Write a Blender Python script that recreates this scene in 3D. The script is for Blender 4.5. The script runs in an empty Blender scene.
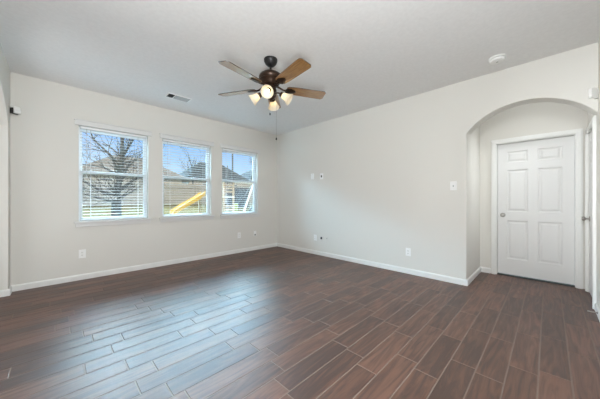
import bpy, bmesh, math, random
from mathutils import Vector, Matrix

C = bpy.context.scene.collection
PI = math.pi
R = math.radians
SC = bpy.context.scene

# ------------------------------------------------------------------ camera
CAM = Vector((-3.9004, -4.7258, 1.1493))
cd = bpy.data.cameras.new('camera')
cam = bpy.data.objects.new('camera', cd)
C.objects.link(cam)
cam.location = CAM
cam.rotation_euler = (PI / 2, 0, -0.78192)
cd.sensor_width = 36.0
cd.lens = 246.69 / 600 * 36.0
cd.shift_y = 0.16 / 600
cd.clip_start = 0.02
cd.clip_end = 500
SC.camera = cam

# ------------------------------------------------------------------ exposure, world, sun, large lights
SC.view_settings.view_transform = 'Standard'
SC.view_settings.look = 'None'
SC.view_settings.gamma = 1.0
SC.view_settings.use_curve_mapping = False
SC.view_settings.exposure = 0.06
SC.cycles.max_bounces = 10
SC.cycles.diffuse_bounces = 6
SC.cycles.glossy_bounces = 4
SC.cycles.transparent_max_bounces = 24
SC.cycles.sample_clamp_indirect = 6.0
SC.cycles.caustics_reflective = False
SC.cycles.caustics_refractive = False

SKY_LOW = 1.1        # radiance scale of the sky near the roofs
SKY_HIGH = 84.0        # extra glow higher up, put in for the floor reflections
world = bpy.data.worlds.new('sky')
SC.world = world
world.use_nodes = True
nt = world.node_tree
nt.nodes.clear()
wo = nt.nodes.new('ShaderNodeOutputWorld')
wb = nt.nodes.new('ShaderNodeBackground')
tc = nt.nodes.new('ShaderNodeTexCoord')
sx = nt.nodes.new('ShaderNodeSeparateXYZ')
nt.links.new(tc.outputs['Generated'], sx.inputs[0])
rp = nt.nodes.new('ShaderNodeValToRGB')
cr = rp.color_ramp
stops = [(0.0, (0.40, 0.38, 0.35)), (0.02, (0.80, 0.90, 1.0)), (0.10, (0.56, 0.78, 1.06)),
         (0.20, (0.32, 0.56, 1.0)), (0.30, (0.46, 0.77, 1.03)), (0.40, (0.42, 0.76, 0.98))]
cr.elements[0].position, cr.elements[0].color = stops[0][0], (*stops[0][1], 1)
cr.elements[1].position, cr.elements[1].color = stops[1][0], (*stops[1][1], 1)
for ps, c in stops[2:]:
    e = cr.elements.new(ps)
    e.color = (*c, 1)
nt.links.new(sx.outputs['Z'], rp.inputs[0])
nz = nt.nodes.new('ShaderNodeTexNoise')
nz.inputs['Scale'].default_value = 5.0
nz.inputs['Detail'].default_value = 5.0
nt.links.new(tc.outputs['Generated'], nz.inputs['Vector'])
nr = nt.nodes.new('ShaderNodeMapRange')
nr.inputs['From Min'].default_value = 0.5
nr.inputs['From Max'].default_value = 0.72
nr.inputs['To Max'].default_value = 0.35
nt.links.new(nz.outputs['Fac'], nr.inputs['Value'])
mx = nt.nodes.new('ShaderNodeMixRGB')
mx.inputs['Color2'].default_value = (0.95, 0.97, 1.0, 1)
nt.links.new(nr.outputs[0], mx.inputs['Fac'])
nt.links.new(rp.outputs[0], mx.inputs['Color1'])
def smooth(sock, lo, hi, a=0.0, b=1.0):
    q = nt.nodes.new('ShaderNodeMapRange')
    q.interpolation_type = 'SMOOTHSTEP'
    q.inputs['From Min'].default_value = lo
    q.inputs['From Max'].default_value = hi
    q.inputs['To Min'].default_value = a
    q.inputs['To Max'].default_value = b
    nt.links.new(sock, q.inputs['Value'])
    return q.outputs[0]


def mul(s1, s2, op='MULTIPLY'):
    q = nt.nodes.new('ShaderNodeMath')
    q.operation = op
    for i_, s_ in enumerate((s1, s2)):
        if isinstance(s_, float):
            q.inputs[i_].default_value = s_
        else:
            nt.links.new(s_, q.inputs[i_])
    return q.outputs[0]


# unseen bright band added to the sky so the floor shows window reflections
added_glow = mul(mul(smooth(sx.outputs['Z'], 0.23, 0.36), smooth(sx.outputs['Z'], 0.58, 0.74, 1.0, 0.0)), smooth(sx.outputs['Y'], 0.35, 0.65))
nt.links.new(mx.outputs[0], wb.inputs['Color'])
nt.links.new(mul(mul(added_glow, SKY_HIGH), SKY_LOW, 'ADD'), wb.inputs['Strength'])
nt.links.new(wb.outputs[0], wo.inputs['Surface'])

sd = bpy.data.lights.new('sun', 'SUN')
sd.energy = 5.5
sd.angle = R(1.0)
sd.color = (1.0, 0.93, 0.82)
sun = bpy.data.objects.new('sun', sd)
C.objects.link(sun)
sun.rotation_euler = Vector((0.35, 0.75, -0.55)).to_track_quat('-Z', 'Y').to_euler()


def area(name, loc, direction, sx_, sy_, watts, color=(1, 1, 1), spread=180):
    d = bpy.data.lights.new(name, 'AREA')
    d.shape = 'RECTANGLE'
    d.size, d.size_y = sx_, sy_
    d.energy = watts
    d.color = color
    d.spread = R(spread)
    o = bpy.data.objects.new(name, d)
    C.objects.link(o)
    o.location = loc
    o.rotation_euler = Vector(direction).to_track_quat('-Z', 'Y').to_euler()
    return o


# added fill lamps in the unseen adjoining room, shining in through the left wall
COOL = (0.94, 0.98, 1.0)
area('kitchen_side_fill', (-6.85, -1.4, 1.35), (1, -0.05, 0.15), 2.6, 2.0, 14, COOL)
area('ceiling_upward_fill', (-5.25, -1.5, 0.03), (0.1, 0, 1), 1.4, 2.2, 40, COOL)
# two added fill lamps behind the camera, brightening walls and ceiling
area('camera_fill_low', (-4.02, -4.82, 0.6), (1, 1.25, 0.42), 0.6, 0.6, 42, COOL)
area('camera_fill_high', (-4.02, -4.82, 2.2), (1, 1.3, 0.05), 0.6, 0.6, 66, COOL)
# two added fill lamps, hidden behind the arch to brighten the little hall
area('hall_side_fill', (0.50, -5.00, 2.50), (0.0, 1.0, -1.35), 0.2, 0.2, 2.6, COOL, 70)
area('hall_top_fill', (0.36, -4.6, 2.70), (0, 0, -1), 0.3, 0.3, 1.9, COOL)
# added narrow fill beam from the unseen room, aimed at the right-hand wall
area('right_wall_fill', (-6.8, -0.9, 1.5), (6.1, -4.15, -0.2), 1.0, 1.4, 13, COOL, 26)


# ------------------------------------------------------------------ materials
def mat(name, col, rough=0.5, metal=0.0, spec=0.5, **kw):
    m = bpy.data.materials.new(name)
    m.use_nodes = True
    b = m.node_tree.nodes['Principled BSDF']
    b.inputs['Base Color'].default_value = (*col, 1)
    b.inputs['Roughness'].default_value = rough
    b.inputs['Metallic'].default_value = metal
    b.inputs['Specular IOR Level'].default_value = spec
    for k, v in kw.items():
        b.inputs[k.replace('_', ' ')].default_value = v
    return m


def nodes(m):
    return m.node_tree.nodes, m.node_tree.links, m.node_tree.nodes['Principled BSDF']


def noise_col(m, c1, c2, scale, stretch=(1, 1, 1), detail=4, bump=0.0, bdist=0.002):
    n, l, b = nodes(m)
    t = n.new('ShaderNodeTexCoord')
    mp = n.new('ShaderNodeMapping')
    mp.inputs['Scale'].default_value = stretch
    l.new(t.outputs['Object'], mp.inputs[0])
    z = n.new('ShaderNodeTexNoise')
    z.inputs['Scale'].default_value = scale
    z.inputs['Detail'].default_value = detail
    l.new(mp.outputs[0], z.inputs['Vector'])
    r = n.new('ShaderNodeValToRGB')
    r.color_ramp.elements[0].position = 0.3
    r.color_ramp.elements[1].position = 0.7
    r.color_ramp.elements[0].color = (*c1, 1)
    r.color_ramp.elements[1].color = (*c2, 1)
    l.new(z.outputs['Fac'], r.inputs[0])
    l.new(r.outputs[0], b.inputs['Base Color'])
    if bump:
        bp = n.new('ShaderNodeBump')
        bp.inputs['Strength'].default_value = bump
        bp.inputs['Distance'].default_value = bdist
        l.new(z.outputs['Fac'], bp.inputs['Height'])
        l.new(bp.outputs[0], b.inputs['Normal'])
    return m


M = {}
M['wall'] = noise_col(mat('wall_paint', (0.7, 0.68, 0.63), 0.75, spec=0.3), (0.705, 0.688, 0.645), (0.72, 0.703, 0.66), 160, bump=0.15, bdist=0.001)
M['ceiling'] = noise_col(mat('ceiling_paint', (0.72, 0.72, 0.71), 0.9, spec=0.2), (0.79, 0.79, 0.785), (0.83, 0.83, 0.825), 30, detail=6, bump=0.22, bdist=0.004)
M['trim'] = mat('trim_paint', (0.79, 0.79, 0.77), 0.35)
M['door'] = mat('door_paint', (0.75, 0.75, 0.74), 0.38)
M['casing'] = mat('window_trim_paint', (0.70, 0.695, 0.68), 0.4)
M['vinyl'] = mat('window_vinyl', (0.86, 0.87, 0.88), 0.35)
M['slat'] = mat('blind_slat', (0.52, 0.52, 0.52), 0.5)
M['plastic'] = mat('white_plastic', (0.86, 0.86, 0.84), 0.35)
M['plate'] = mat('cover_plate_plastic', (0.88, 0.88, 0.87), 0.3)
M['slot'] = mat('dark_slot', (0.03, 0.03, 0.03), 0.6)
M['black'] = mat('black_plastic', (0.02, 0.02, 0.02), 0.4)
M['greyslot'] = mat('grey_plastic', (0.35, 0.35, 0.34), 0.5)
M['nickel'] = mat('brushed_nickel', (0.42, 0.40, 0.37), 0.28, 1.0)
M['vent'] = mat('vent_paint', (0.47, 0.47, 0.465), 0.5)
M['duct'] = mat('duct_shade_paint', (0.02, 0.02, 0.02), 0.8)
M['bronze'] = mat('aged_bronze', (0.036, 0.019, 0.011), 0.36, 0.6)
M['iron'] = mat('dark_iron', (0.025, 0.024, 0.024), 0.45, 0.6)
M['thresh'] = mat('threshold_metal', (0.07, 0.08, 0.075), 0.5, 0.3)
M['bulb'] = mat('lit_bulb', (1, 0.9, 0.7), 0.4)
b_ = M['bulb'].node_tree.nodes['Principled BSDF']
b_.inputs['Emission Color'].default_value = (1.0, 0.80, 0.50, 1)
b_.inputs['Emission Strength'].default_value = 8.0

# frosted glass of the lamp shades
m = bpy.data.materials.new('frosted_glass')
m.use_nodes = True
n, l = m.node_tree.nodes, m.node_tree.links
n.remove(n['Principled BSDF'])
tr = n.new('ShaderNodeBsdfTranslucent'); tr.inputs[0].default_value = (0.95, 0.88, 0.74, 1)
df = n.new('ShaderNodeBsdfDiffuse'); df.inputs[0].default_value = (0.90, 0.86, 0.76, 1)
gl = n.new('ShaderNodeBsdfGlossy'); gl.inputs['Roughness'].default_value = 0.25
m1 = n.new('ShaderNodeMixShader'); m1.inputs[0].default_value = 0.45
m2 = n.new('ShaderNodeMixShader'); m2.inputs[0].default_value = 0.06
l.new(tr.outputs[0], m1.inputs[1]); l.new(df.outputs[0], m1.inputs[2])
l.new(m1.outputs[0], m2.inputs[1]); l.new(gl.outputs[0], m2.inputs[2])
l.new(m2.outputs[0], n['Material Output'].inputs[0])
M['shade'] = m

# clear window glass
m = bpy.data.materials.new('window_glass')
m.use_nodes = True
n, l = m.node_tree.nodes, m.node_tree.links
n.remove(n['Principled BSDF'])
tp = n.new('ShaderNodeBsdfTransparent'); tp.inputs[0].default_value = (0.97, 0.985, 0.98, 1)
gl = n.new('ShaderNodeBsdfGlossy'); gl.inputs['Roughness'].default_value = 0.0
fr = n.new('ShaderNodeFresnel'); fr.inputs[0].default_value = 1.35
ms = n.new('ShaderNodeMixShader')
l.new(fr.outputs[0], ms.inputs[0]); l.new(tp.outputs[0], ms.inputs[1]); l.new(gl.outputs[0], ms.inputs[2])
l.new(ms.outputs[0], n['Material Output'].inputs[0])
M['glass'] = m

# insect screen: a fine grey mesh that lets most light through
m = bpy.data.materials.new('insect_screen')
m.use_nodes = True
n, l = m.node_tree.nodes, m.node_tree.links
n.remove(n['Principled BSDF'])
tp = n.new('ShaderNodeBsdfTransparent')
df = n.new('ShaderNodeBsdfDiffuse'); df.inputs[0].default_value = (0.22, 0.22, 0.22, 1)
ms = n.new('ShaderNodeMixShader'); ms.inputs[0].default_value = 0.12
l.new(tp.outputs[0], ms.inputs[1]); l.new(df.outputs[0], ms.inputs[2])
l.new(ms.outputs[0], n['Material Output'].inputs[0])
M['screen'] = m

# wood-look floor tile: colour by plank (attribute) plus stretched grain
m = mat('wood_plank_tile', (0.06, 0.035, 0.025), 0.3, spec=0.85)
n, l, b = nodes(m)
at = n.new('ShaderNodeAttribute'); at.attribute_name = 'plank'
tc = n.new('ShaderNodeTexCoord')
ad = n.new('ShaderNodeVectorMath'); ad.operation = 'MULTIPLY_ADD'
ad.inputs[1].default_value = (7.3, 3.1, 5.7)
l.new(at.outputs['Vector'], ad.inputs[0])
l.new(tc.outputs['Object'], ad.inputs[2])
mp = n.new('ShaderNodeMapping'); mp.inputs['Scale'].default_value = (0.7, 6.0, 1.0)
l.new(ad.outputs[0], mp.inputs[0])
z1 = n.new('ShaderNodeTexNoise'); z1.inputs['Scale'].default_value = 2.6; z1.inputs['Detail'].default_value = 7; z1.inputs['Distortion'].default_value = 2.2
l.new(mp.outputs[0], z1.inputs['Vector'])
mp2 = n.new('ShaderNodeMapping'); mp2.inputs['Scale'].default_value = (1.2, 40.0, 1.0)
l.new(ad.outputs[0], mp2.inputs[0])
z2 = n.new('ShaderNodeTexNoise'); z2.inputs['Scale'].default_value = 4.0; z2.inputs['Detail'].default_value = 3
l.new(mp2.outputs[0], z2.inputs['Vector'])
rp = n.new('ShaderNodeValToRGB')
e = rp.color_ramp.elements
e[0].position, e[0].color = 0.34, (0.058, 0.027, 0.018, 1)
e[1].position, e[1].color = 0.68, (0.158, 0.072, 0.046, 1)
k = e.new(0.5); k.color = (0.098, 0.044, 0.028, 1)
mixv = n.new('ShaderNodeMath'); mixv.operation = 'MULTIPLY_ADD'; mixv.inputs[1].default_value = 0.22
l.new(z2.outputs['Fac'], mixv.inputs[0])
sub = n.new('ShaderNodeMath'); sub.operation = 'SUBTRACT'; sub.inputs[1].default_value = 0.11
l.new(z1.outputs['Fac'], sub.inputs[0]); l.new(sub.outputs[0], mixv.inputs[2])
shift = n.new('ShaderNodeMath'); shift.operation = 'MULTIPLY_ADD'; shift.inputs[1].default_value = 0.24
sepa = n.new('ShaderNodeSeparateXYZ'); l.new(at.outputs['Vector'], sepa.inputs[0])
l.new(sepa.outputs['X'], shift.inputs[0])
s2 = n.new('ShaderNodeMath'); s2.operation = 'SUBTRACT'; s2.inputs[1].default_value = 0.12
l.new(mixv.outputs[0], s2.inputs[0]); l.new(s2.outputs[0], shift.inputs[2])
l.new(shift.outputs[0], rp.inputs[0])
l.new(rp.outputs[0], b.inputs['Base Color'])
rr = n.new('ShaderNodeMapRange'); rr.inputs['To Min'].default_value = 0.36; rr.inputs['To Max'].default_value = 0.56
l.new(z2.outputs['Fac'], rr.inputs['Value']); l.new(rr.outputs[0], b.inputs['Roughness'])
bp = n.new('ShaderNodeBump'); bp.inputs['Strength'].default_value = 0.55; bp.inputs['Distance'].default_value = 0.001
l.new(z2.outputs['Fac'], bp.inputs['Height']); l.new(bp.outputs[0], b.inputs['Normal'])
M['plank'] = m
M['grout'] = mat('grout', (0.24, 0.185, 0.155), 0.85, spec=0.2)

# fan blade wood
m = mat('blade_wood', (0.2, 0.1, 0.05), 0.28)
noise_col(m, (0.22, 0.100, 0.026), (0.42, 0.225, 0.070), 6, (1.2, 14, 1), 5)
nodes(m)[2].inputs['Coat Weight'].default_value = 1.0
nodes(m)[2].inputs['Coat IOR'].default_value = 2.4
nodes(m)[2].inputs['Coat Roughness'].default_value = 0.22
M['blade'] = m
M['edge'] = mat('blade_edge', (0.05, 0.03, 0.02), 0.4)

# outdoors
M['grass'] = noise_col(mat('winter_grass', (0.3, 0.25, 0.12), 0.95, spec=0.0), (0.105, 0.070, 0.030), (0.150, 0.102, 0.045), 1.3)
M['bark'] = noise_col(mat('bark', (0.1, 0.08, 0.07), 0.9), (0.025, 0.020, 0.016), (0.055, 0.045, 0.037), 9, (1, 1, 0.2))
M['twig'] = mat('pale_twig', (0.20, 0.16, 0.13), 0.9)
M['fence'] = noise_col(mat('weathered_fence', (0.3, 0.25, 0.2), 0.9, spec=0.1), (0.27, 0.235, 0.195), (0.39, 0.34, 0.285), 4, (6, 1, 0.4))
M['roofA'] = noise_col(mat('brown_shingle', (0.3, 0.2, 0.15), 0.95, spec=0.0), (0.165, 0.125, 0.105), (0.24, 0.19, 0.16), 3, (1, 1, 5))
M['roofB'] = noise_col(mat('grey_shingle', (0.2, 0.2, 0.2), 0.95, spec=0.0), (0.06, 0.06, 0.062), (0.10, 0.098, 0.10), 3, (1, 1, 5))
M['brick'] = noise_col(mat('tan_brick', (0.4, 0.3, 0.22), 0.9), (0.40, 0.32, 0.255), (0.54, 0.45, 0.37), 8)
M['fascia'] = mat('pale_fascia', (0.42, 0.40, 0.38), 0.6)
M['houseglass'] = mat('house_window_glass', (0.05, 0.06, 0.08), 0.1)
M['slide'] = mat('yellow_plastic', (0.58, 0.33, 0.035), 0.45)
M['playwood'] = noise_col(mat('playset_wood', (0.4, 0.27, 0.15), 0.8), (0.34, 0.23, 0.14), (0.50, 0.37, 0.25), 6, (1, 1, 0.3))
M['palewood'] = mat('pale_painted_wood', (0.68, 0.62, 0.54), 0.7)
M['darkwood'] = mat('dark_stained_wood', (0.07, 0.065, 0.065), 0.8)
M['limeplastic'] = mat('lime_plastic', (0.26, 0.28, 0.06), 0.4)
M['bluegrey'] = mat('slate_paint', (0.05, 0.052, 0.058), 0.7)


# ------------------------------------------------------------------ mesh helpers
class MB:
    def __init__(self):
        self.bm = bmesh.new()

    def box(self, x0, x1, y0, y1, z0, z1, mx=None, bev=0.0, seg=2):
        b = bmesh.new()
        v = [b.verts.new((x, y, z)) for x in (x0, x1) for y in (y0, y1) for z in (z0, z1)]
        for f in ((0, 1, 3, 2), (4, 6, 7, 5), (0, 4, 5, 1), (2, 3, 7, 6), (0, 2, 6, 4), (1, 5, 7, 3)):
            b.faces.new([v[i] for i in f])
        bmesh.ops.recalc_face_normals(b, faces=b.faces)
        if bev:
            bmesh.ops.bevel(b, geom=list(b.edges), offset=bev, segments=seg, affect='EDGES', profile=0.5)
        return self._add(b, mx)

    def _add(self, b, mx=None):
        if mx is not None:
            b.transform(mx)
        me = bpy.data.meshes.new('tmp')
        b.to_mesh(me)
        b.free()
        self.bm.from_mesh(me)
        bpy.data.meshes.remove(me)
        return self

    def tube(self, pts, rad, sides=10, cap=True, mx=None):
        b = bmesh.new()
        pts = [Vector(p) for p in pts]
        if not hasattr(rad, '__len__'):
            rad = [rad] * len(pts)
        rings = []
        up = None
        for i, p in enumerate(pts):
            t = (pts[min(i + 1, len(pts) - 1)] - pts[max(i - 1, 0)]).normalized()
            if up is None:
                up = t.orthogonal().normalized()
            else:
                up = (up - t * up.dot(t))
                up = up.normalized() if up.length > 1e-6 else t.orthogonal().normalized()
            s = t.cross(up)
            rings.append([b.verts.new(p + (up * math.cos(a) + s * math.sin(a)) * rad[i])
                          for a in (2 * PI * k / sides for k in range(sides))])
        for a, c in zip(rings, rings[1:]):
            for k in range(sides):
                b.faces.new((a[k], a[(k + 1) % sides], c[(k + 1) % sides], c[k]))
        if cap:
            b.faces.new(rings[0][::-1])
            b.faces.new(rings[-1])
        return self._add(b, mx)

    def lathe(self, prof, sides=32, mx=None, cap0=True, cap1=True):
        """profile of (radius, z) turned about z"""
        b = bmesh.new()
        rings = [[b.verts.new((r * math.cos(2 * PI * k / sides), r * math.sin(2 * PI * k / sides), z))
                  for k in range(sides)] for r, z in prof]
        for a, c in zip(rings, rings[1:]):
            for k in range(sides):
                b.faces.new((a[k], a[(k + 1) % sides], c[(k + 1) % sides], c[k]))
        if cap0:
            b.faces.new(rings[0][::-1])
        if cap1:
            b.faces.new(rings[-1])
        bmesh.ops.recalc_face_normals(b, faces=b.faces)
        return self._add(b, mx)

    def prism(self, poly, d, mx=None, bev=0.0):
        """polygon in local xz, extruded along +y by d"""
        b = bmesh.new()
        a = [b.verts.new((x, 0, z)) for x, z in poly]
        c = [b.verts.new((x, d, z)) for x, z in poly]
        b.faces.new(a)
        b.faces.new(c[::-1])
        for i in range(len(poly)):
            j = (i + 1) % len(poly)
            b.faces.new((a[j], a[i], c[i], c[j]))
        bmesh.ops.recalc_face_normals(b, faces=b.faces)
        if bev:
            bmesh.ops.bevel(b, geom=list(b.edges), offset=bev, segments=2, affect='EDGES', profile=0.5)
        return self._add(b, mx)

    def build(self, name, material, parent=None, smooth=False):
        me = bpy.data.meshes.new(name)
        bm = self.bm
        if smooth:
            for f in bm.faces:
                f.smooth = True
            for e in bm.edges:
                if len(e.link_faces) == 2 and e.calc_face_angle(0) > R(40):
                    e.smooth = False
        bm.to_mesh(me)
        bm.free()
        for mm in (material if isinstance(material, (list, tuple)) else [material]):
            me.materials.append(mm)
        o = bpy.data.objects.new(name, me)
        C.objects.link(o)
        if parent is not None:
            o.parent = parent
        return o


def tag(o, label=None, cat=None, group=None, kind=None):
    if label: o['label'] = label
    if cat: o['category'] = cat
    if group: o['group'] = group
    if kind: o['kind'] = kind
    return o


def empty(name, loc=(0, 0, 0), rz=0.0):
    o = bpy.data.objects.new(name, None)
    o.empty_display_size = 0.1
    C.objects.link(o)
    o.location = loc
    o.rotation_euler = (0, 0, rz)
    return o


def copy_tree(o, parent=None):
    c = o.copy()
    C.objects.link(c)
    if parent is not None:
        c.parent = parent
    for ch in [x for x in bpy.data.objects if x.parent == o]:
        copy_tree(ch, c)
    return c


def T(x, y, z):
    return Matrix.Translation((x, y, z))


def RZ(a):
    return Matrix.Rotation(a, 4, 'Z')


# ------------------------------------------------------------------ the setting
H = 2.743
XL, YS = -4.295, -5.079          # left wall plane, right-hand wall plane
HX = 0.927                      # end wall of the little hall
AY0, AY1 = -3.955, -5.079        # arch opening in the right wall
SPR, RISE = 2.03, 0.285
TH = 0.19                       # thickness of the arch wall
WIN = [(-3.662, -2.792), (-2.577, -1.695), (-1.462, -0.585)]
WZ0, WZ1 = 0.835, 2.212
WT = 0.16

# floor of separate planks with sunk grout joints
bm = bmesh.new()
lay = bm.faces.layers.float_vector.new('plank')
rng = random.Random(11)
known = {16: -1.66, 17: -1.585, 18: -1.75, 19: -1.51, -1: -3.68, 0: -3.50, 1: -3.59, 2: -3.756, 3: -3.546,
         4: -3.41, 5: -3.54, 8: -2.805, 9: -2.90, 10: -2.31, 11: -2.403}
PW, PL, G = 0.15, 0.613, 0.0024
FX0, FX1, FY0, FY1 = -6.95, 0.98, -5.52, 0.02
for r in range(-15, 24):
    ya, yb = -2.13 - PW * r, -2.13 - PW * (r + 1)
    if yb > FY1 or ya < FY0:
        continue
    off = known.get(r, -rng.random() * PL * 6)
    k0 = math.floor((FX0 - off) / PL)
    x = off + k0 * PL
    while x < FX1:
        x0, x1 = max(x + G, FX0), min(x + PL - G, FX1)
        y0, y1 = max(yb + G, FY0), min(ya - G, FY1)
        if x1 - x0 > 0.01 and y1 - y0 > 0.005:
            c = 0.0025
            top = [bm.verts.new(p) for p in ((x0 + c, y0 + c, 0), (x1 - c, y0 + c, 0), (x1 - c, y1 - c, 0), (x0 + c, y1 - c, 0))]
            low = [bm.verts.new(p) for p in ((x0, y0, -0.002), (x1, y0, -0.002), (x1, y1, -0.002), (x0, y1, -0.002))]
            rv = (rng.random(), rng.random(), rng.random())
            f = bm.faces.new(top)
            f[lay] = rv
            for i in range(4):
                j = (i + 1) % 4
                f = bm.faces.new((low[i], low[j], top[j], top[i]))
                f[lay] = rv
        x += PL
gv = [bm.verts.new(p) for p in ((FX0, FY0, -0.0016), (FX1, FY0, -0.0016), (FX1, FY1, -0.0016), (FX0, FY1, -0.0016))]
f = bm.faces.new(gv)
f.material_index = 1
gb = [bm.verts.new((v.co.x, v.co.y, -0.12)) for v in gv]
f = bm.faces.new(gb[::-1]); f.material_index = 1
for i in range(4):
    j = (i + 1) % 4
    f = bm.faces.new((gb[i], gb[j], gv[j], gv[i])); f.material_index = 1
mb = MB(); mb.bm.free(); mb.bm = bm
tag(mb.build('floor', [M['plank'], M['grout']]), kind='structure')

tag(MB().box(FX0 - 0.3, FX1 + 0.3, FY0 - 0.3, 0.55, H, H + 0.15).build('ceiling', M['ceiling']), kind='structure')

# window wall with three openings
mb = MB()
xs = [XL - WT] + [v for w in WIN for v in w] + [0.2]
for i in range(0, len(xs), 2):
    mb.box(xs[i], xs[i + 1], 0, WT, 0, H)
for a, b in WIN:
    mb.box(a, b, 0, WT, 0, WZ0)
    mb.box(a, b, 0, WT, WZ1, H)
tag(mb.build('wall_north', M['wall']), kind='structure')


def arch_poly(u_end0, u0, u1, u_end1, spr, rise, n=28, closed1=False):
    """outline in (u, z) of a wall with an arched opening u0..u1"""
    hw = (u1 - u0) / 2
    uc = (u0 + u1) / 2
    Rr = (hw * hw + rise * rise) / (2 * rise)
    zc = spr + rise - Rr
    a0 = math.atan2(spr - zc, -hw)
    a1 = math.atan2(spr - zc, hw)
    arc = [(uc + Rr * math.cos(a0 + (a1 - a0) * k / n), zc + Rr * math.sin(a0 + (a1 - a0) * k / n)) for k in range(n + 1)]
    if closed1:           # no jamb on the far side: the arch dies into the next wall
        return [(u_end0, 0), (u0, 0)] + arc + [(u1, H), (u_end0, H)]
    return [(u_end0, 0), (u0, 0)] + arc + [(u1, 0), (u_end1, 0), (u_end1, H), (u_end0, H)]


def arch_wall(name, poly, thick, mxf, n_open):
    """prism with a rounded (bullnose) edge round the opening"""
    b = bmesh.new()
    a = [b.verts.new((x, 0, z)) for x, z in poly]
    c = [b.verts.new((x, thick, z)) for x, z in poly]
    b.faces.new(a)
    b.faces.new(c[::-1])
    L = len(poly)
    for i in range(L):
        j = (i + 1) % L
        b.faces.new((a[j], a[i], c[i], c[j]))
    bmesh.ops.recalc_face_normals(b, faces=b.faces)
    edges = []
    for i in range(1, 1 + n_open):
        for ring in (a, c):
            e = b.edges.get((ring[i], ring[i + 1]))
            if e: edges.append(e)
    bmesh.ops.bevel(b, geom=edges, offset=0.010, segments=4, affect='EDGES', profile=0.5)
    bmesh.ops.triangulate(b, faces=[f for f in b.faces if len(f.verts) > 4])
    mb = MB()
    mb._add(b, mxf)
    o = mb.build(name, M['wall'], smooth=True)
    wn = o.modifiers.new('weighted_normal', 'WEIGHTED_NORMAL')
    wn.keep_sharp = True
    wn.weight = 100
    return tag(o, kind='structure')


# right-hand (TV) wall: local u = -Y, thickness towards +X
MX_E = Matrix(((0, 1, 0, 0), (-1, 0, 0, 0), (0, 0, 1, 0), (0, 0, 0, 1)))
poly = arch_poly(0.0, -AY0, -AY1, 0, SPR, RISE, closed1=True)
arch_wall('wall_east', poly, TH, MX_E, 29)
# hall: end wall with its door opening, left side wall
D1 = (-4.168, -4.972)           # leaf edges (Y) of the far door
D2 = (0.165, 0.803)             # leaf edges (X) of the side door
DH = 2.0
DH2 = 1.962
mb = MB()
mb.box(HX, HX + 0.12, D1[0] + 0.018, AY0 + 0.12, 0, H)
mb.box(HX, HX + 0.12, YS - 0.15, D1[1] - 0.018, 0, H)
mb.box(HX, HX + 0.12, D1[1] - 0.018, D1[0] + 0.018, DH + 0.02, H)
tag(mb.build('wall_hall', M['wall']), kind='structure')
tag(MB().box(TH, HX, AY0 + 0.002, AY0 + 0.12, 0, H).build('wall_hall_left', M['wall']), kind='structure')
# wall on the right of the picture, with the side door opening
mb = MB()
mb.box(XL, D2[0] - 0.018, YS - 0.12, YS, 0, H)
mb.box(D2[1] + 0.018, HX, YS - 0.12, YS, 0, H)
mb.box(D2[0] - 0.018, D2[1] + 0.018, YS - 0.12, YS, DH2 + 0.016, H)
tag(mb.build('wall_south', M['wall']), kind='structure')
# left wall: arched opening near the windows, then a wide opening beside the camera
MX_W = Matrix(((0, -1, 0, XL), (-1, 0, 0, 0), (0, 0, 1, 0), (0, 0, 0, 1)))
poly = arch_poly(0.0, 0.17, 1.62, 2.0, SPR, 0.33)
arch_wall('wall_west', poly, 0.165, MX_W, 30)
tag(MB().box(XL - 0.165, XL, -5.06, -2.0, 2.42, H).build('wall_west_header', M['wall']), kind='structure')
# shell of the adjoining room on the left
mb = MB()
mb.box(FX0 - 0.12, FX0, FY0, 0.1, 0, H)
mb.box(FX0, XL - WT, 0.0, WT, 0, H)
mb.box(FX0, XL, FY0 - 0.12, FY0, 0, H)
mb.box(XL, XL + 0.1, FY0, YS - 0.12, 0, H)
tag(mb.build('wall_kitchen', M['wall']), kind='structure')


# baseboards: run along a polyline with the wall on the left
def baseboard(name, segs):
    mb = MB()
    for (x0, y0, x1, y1) in segs:
        d = Vector((x1 - x0, y1 - y0, 0))
        Lg = d.length
        mx = T(x0, y0, 0) @ RZ(math.atan2(d.y, d.x))
        prof = [(0, 0), (0.014, 0), (0.014, 0.062), (0.010, 0.072), (0.004, 0.080), (0, 0.080)]
        b = bmesh.new()
        r0 = [b.verts.new((0, -p, z)) for p, z in prof]
        r1 = [b.verts.new((Lg, -p, z)) for p, z in prof]
        b.faces.new(r0); b.faces.new(r1[::-1])
        for i in range(len(prof)):
            j = (i + 1) % len(prof)
            b.faces.new((r0[i], r1[i], r1[j], r0[j]))
        bmesh.ops.recalc_face_normals(b, faces=b.faces)
        mb._add(b, mx)
    return tag(mb.build(name, M['trim']), kind='structure')


baseboard('baseboard_north', [(XL, 0, 0, 0)])
baseboard('baseboard_east', [(0, 0, 0, AY0 - 0.012)])
baseboard('baseboard_hall_left', [(-0.012, AY0, HX, AY0), (HX, AY0, HX, D1[0] + 0.076)])
baseboard('baseboard_south', [(D2[0] - 0.075, YS, XL, YS), (HX, YS, D2[1] + 0.075, YS)])
baseboard('baseboard_west', [(XL, -0.169, XL, 0), (XL - 0.165, -0.17, XL + 0.014, -0.17)])

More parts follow.
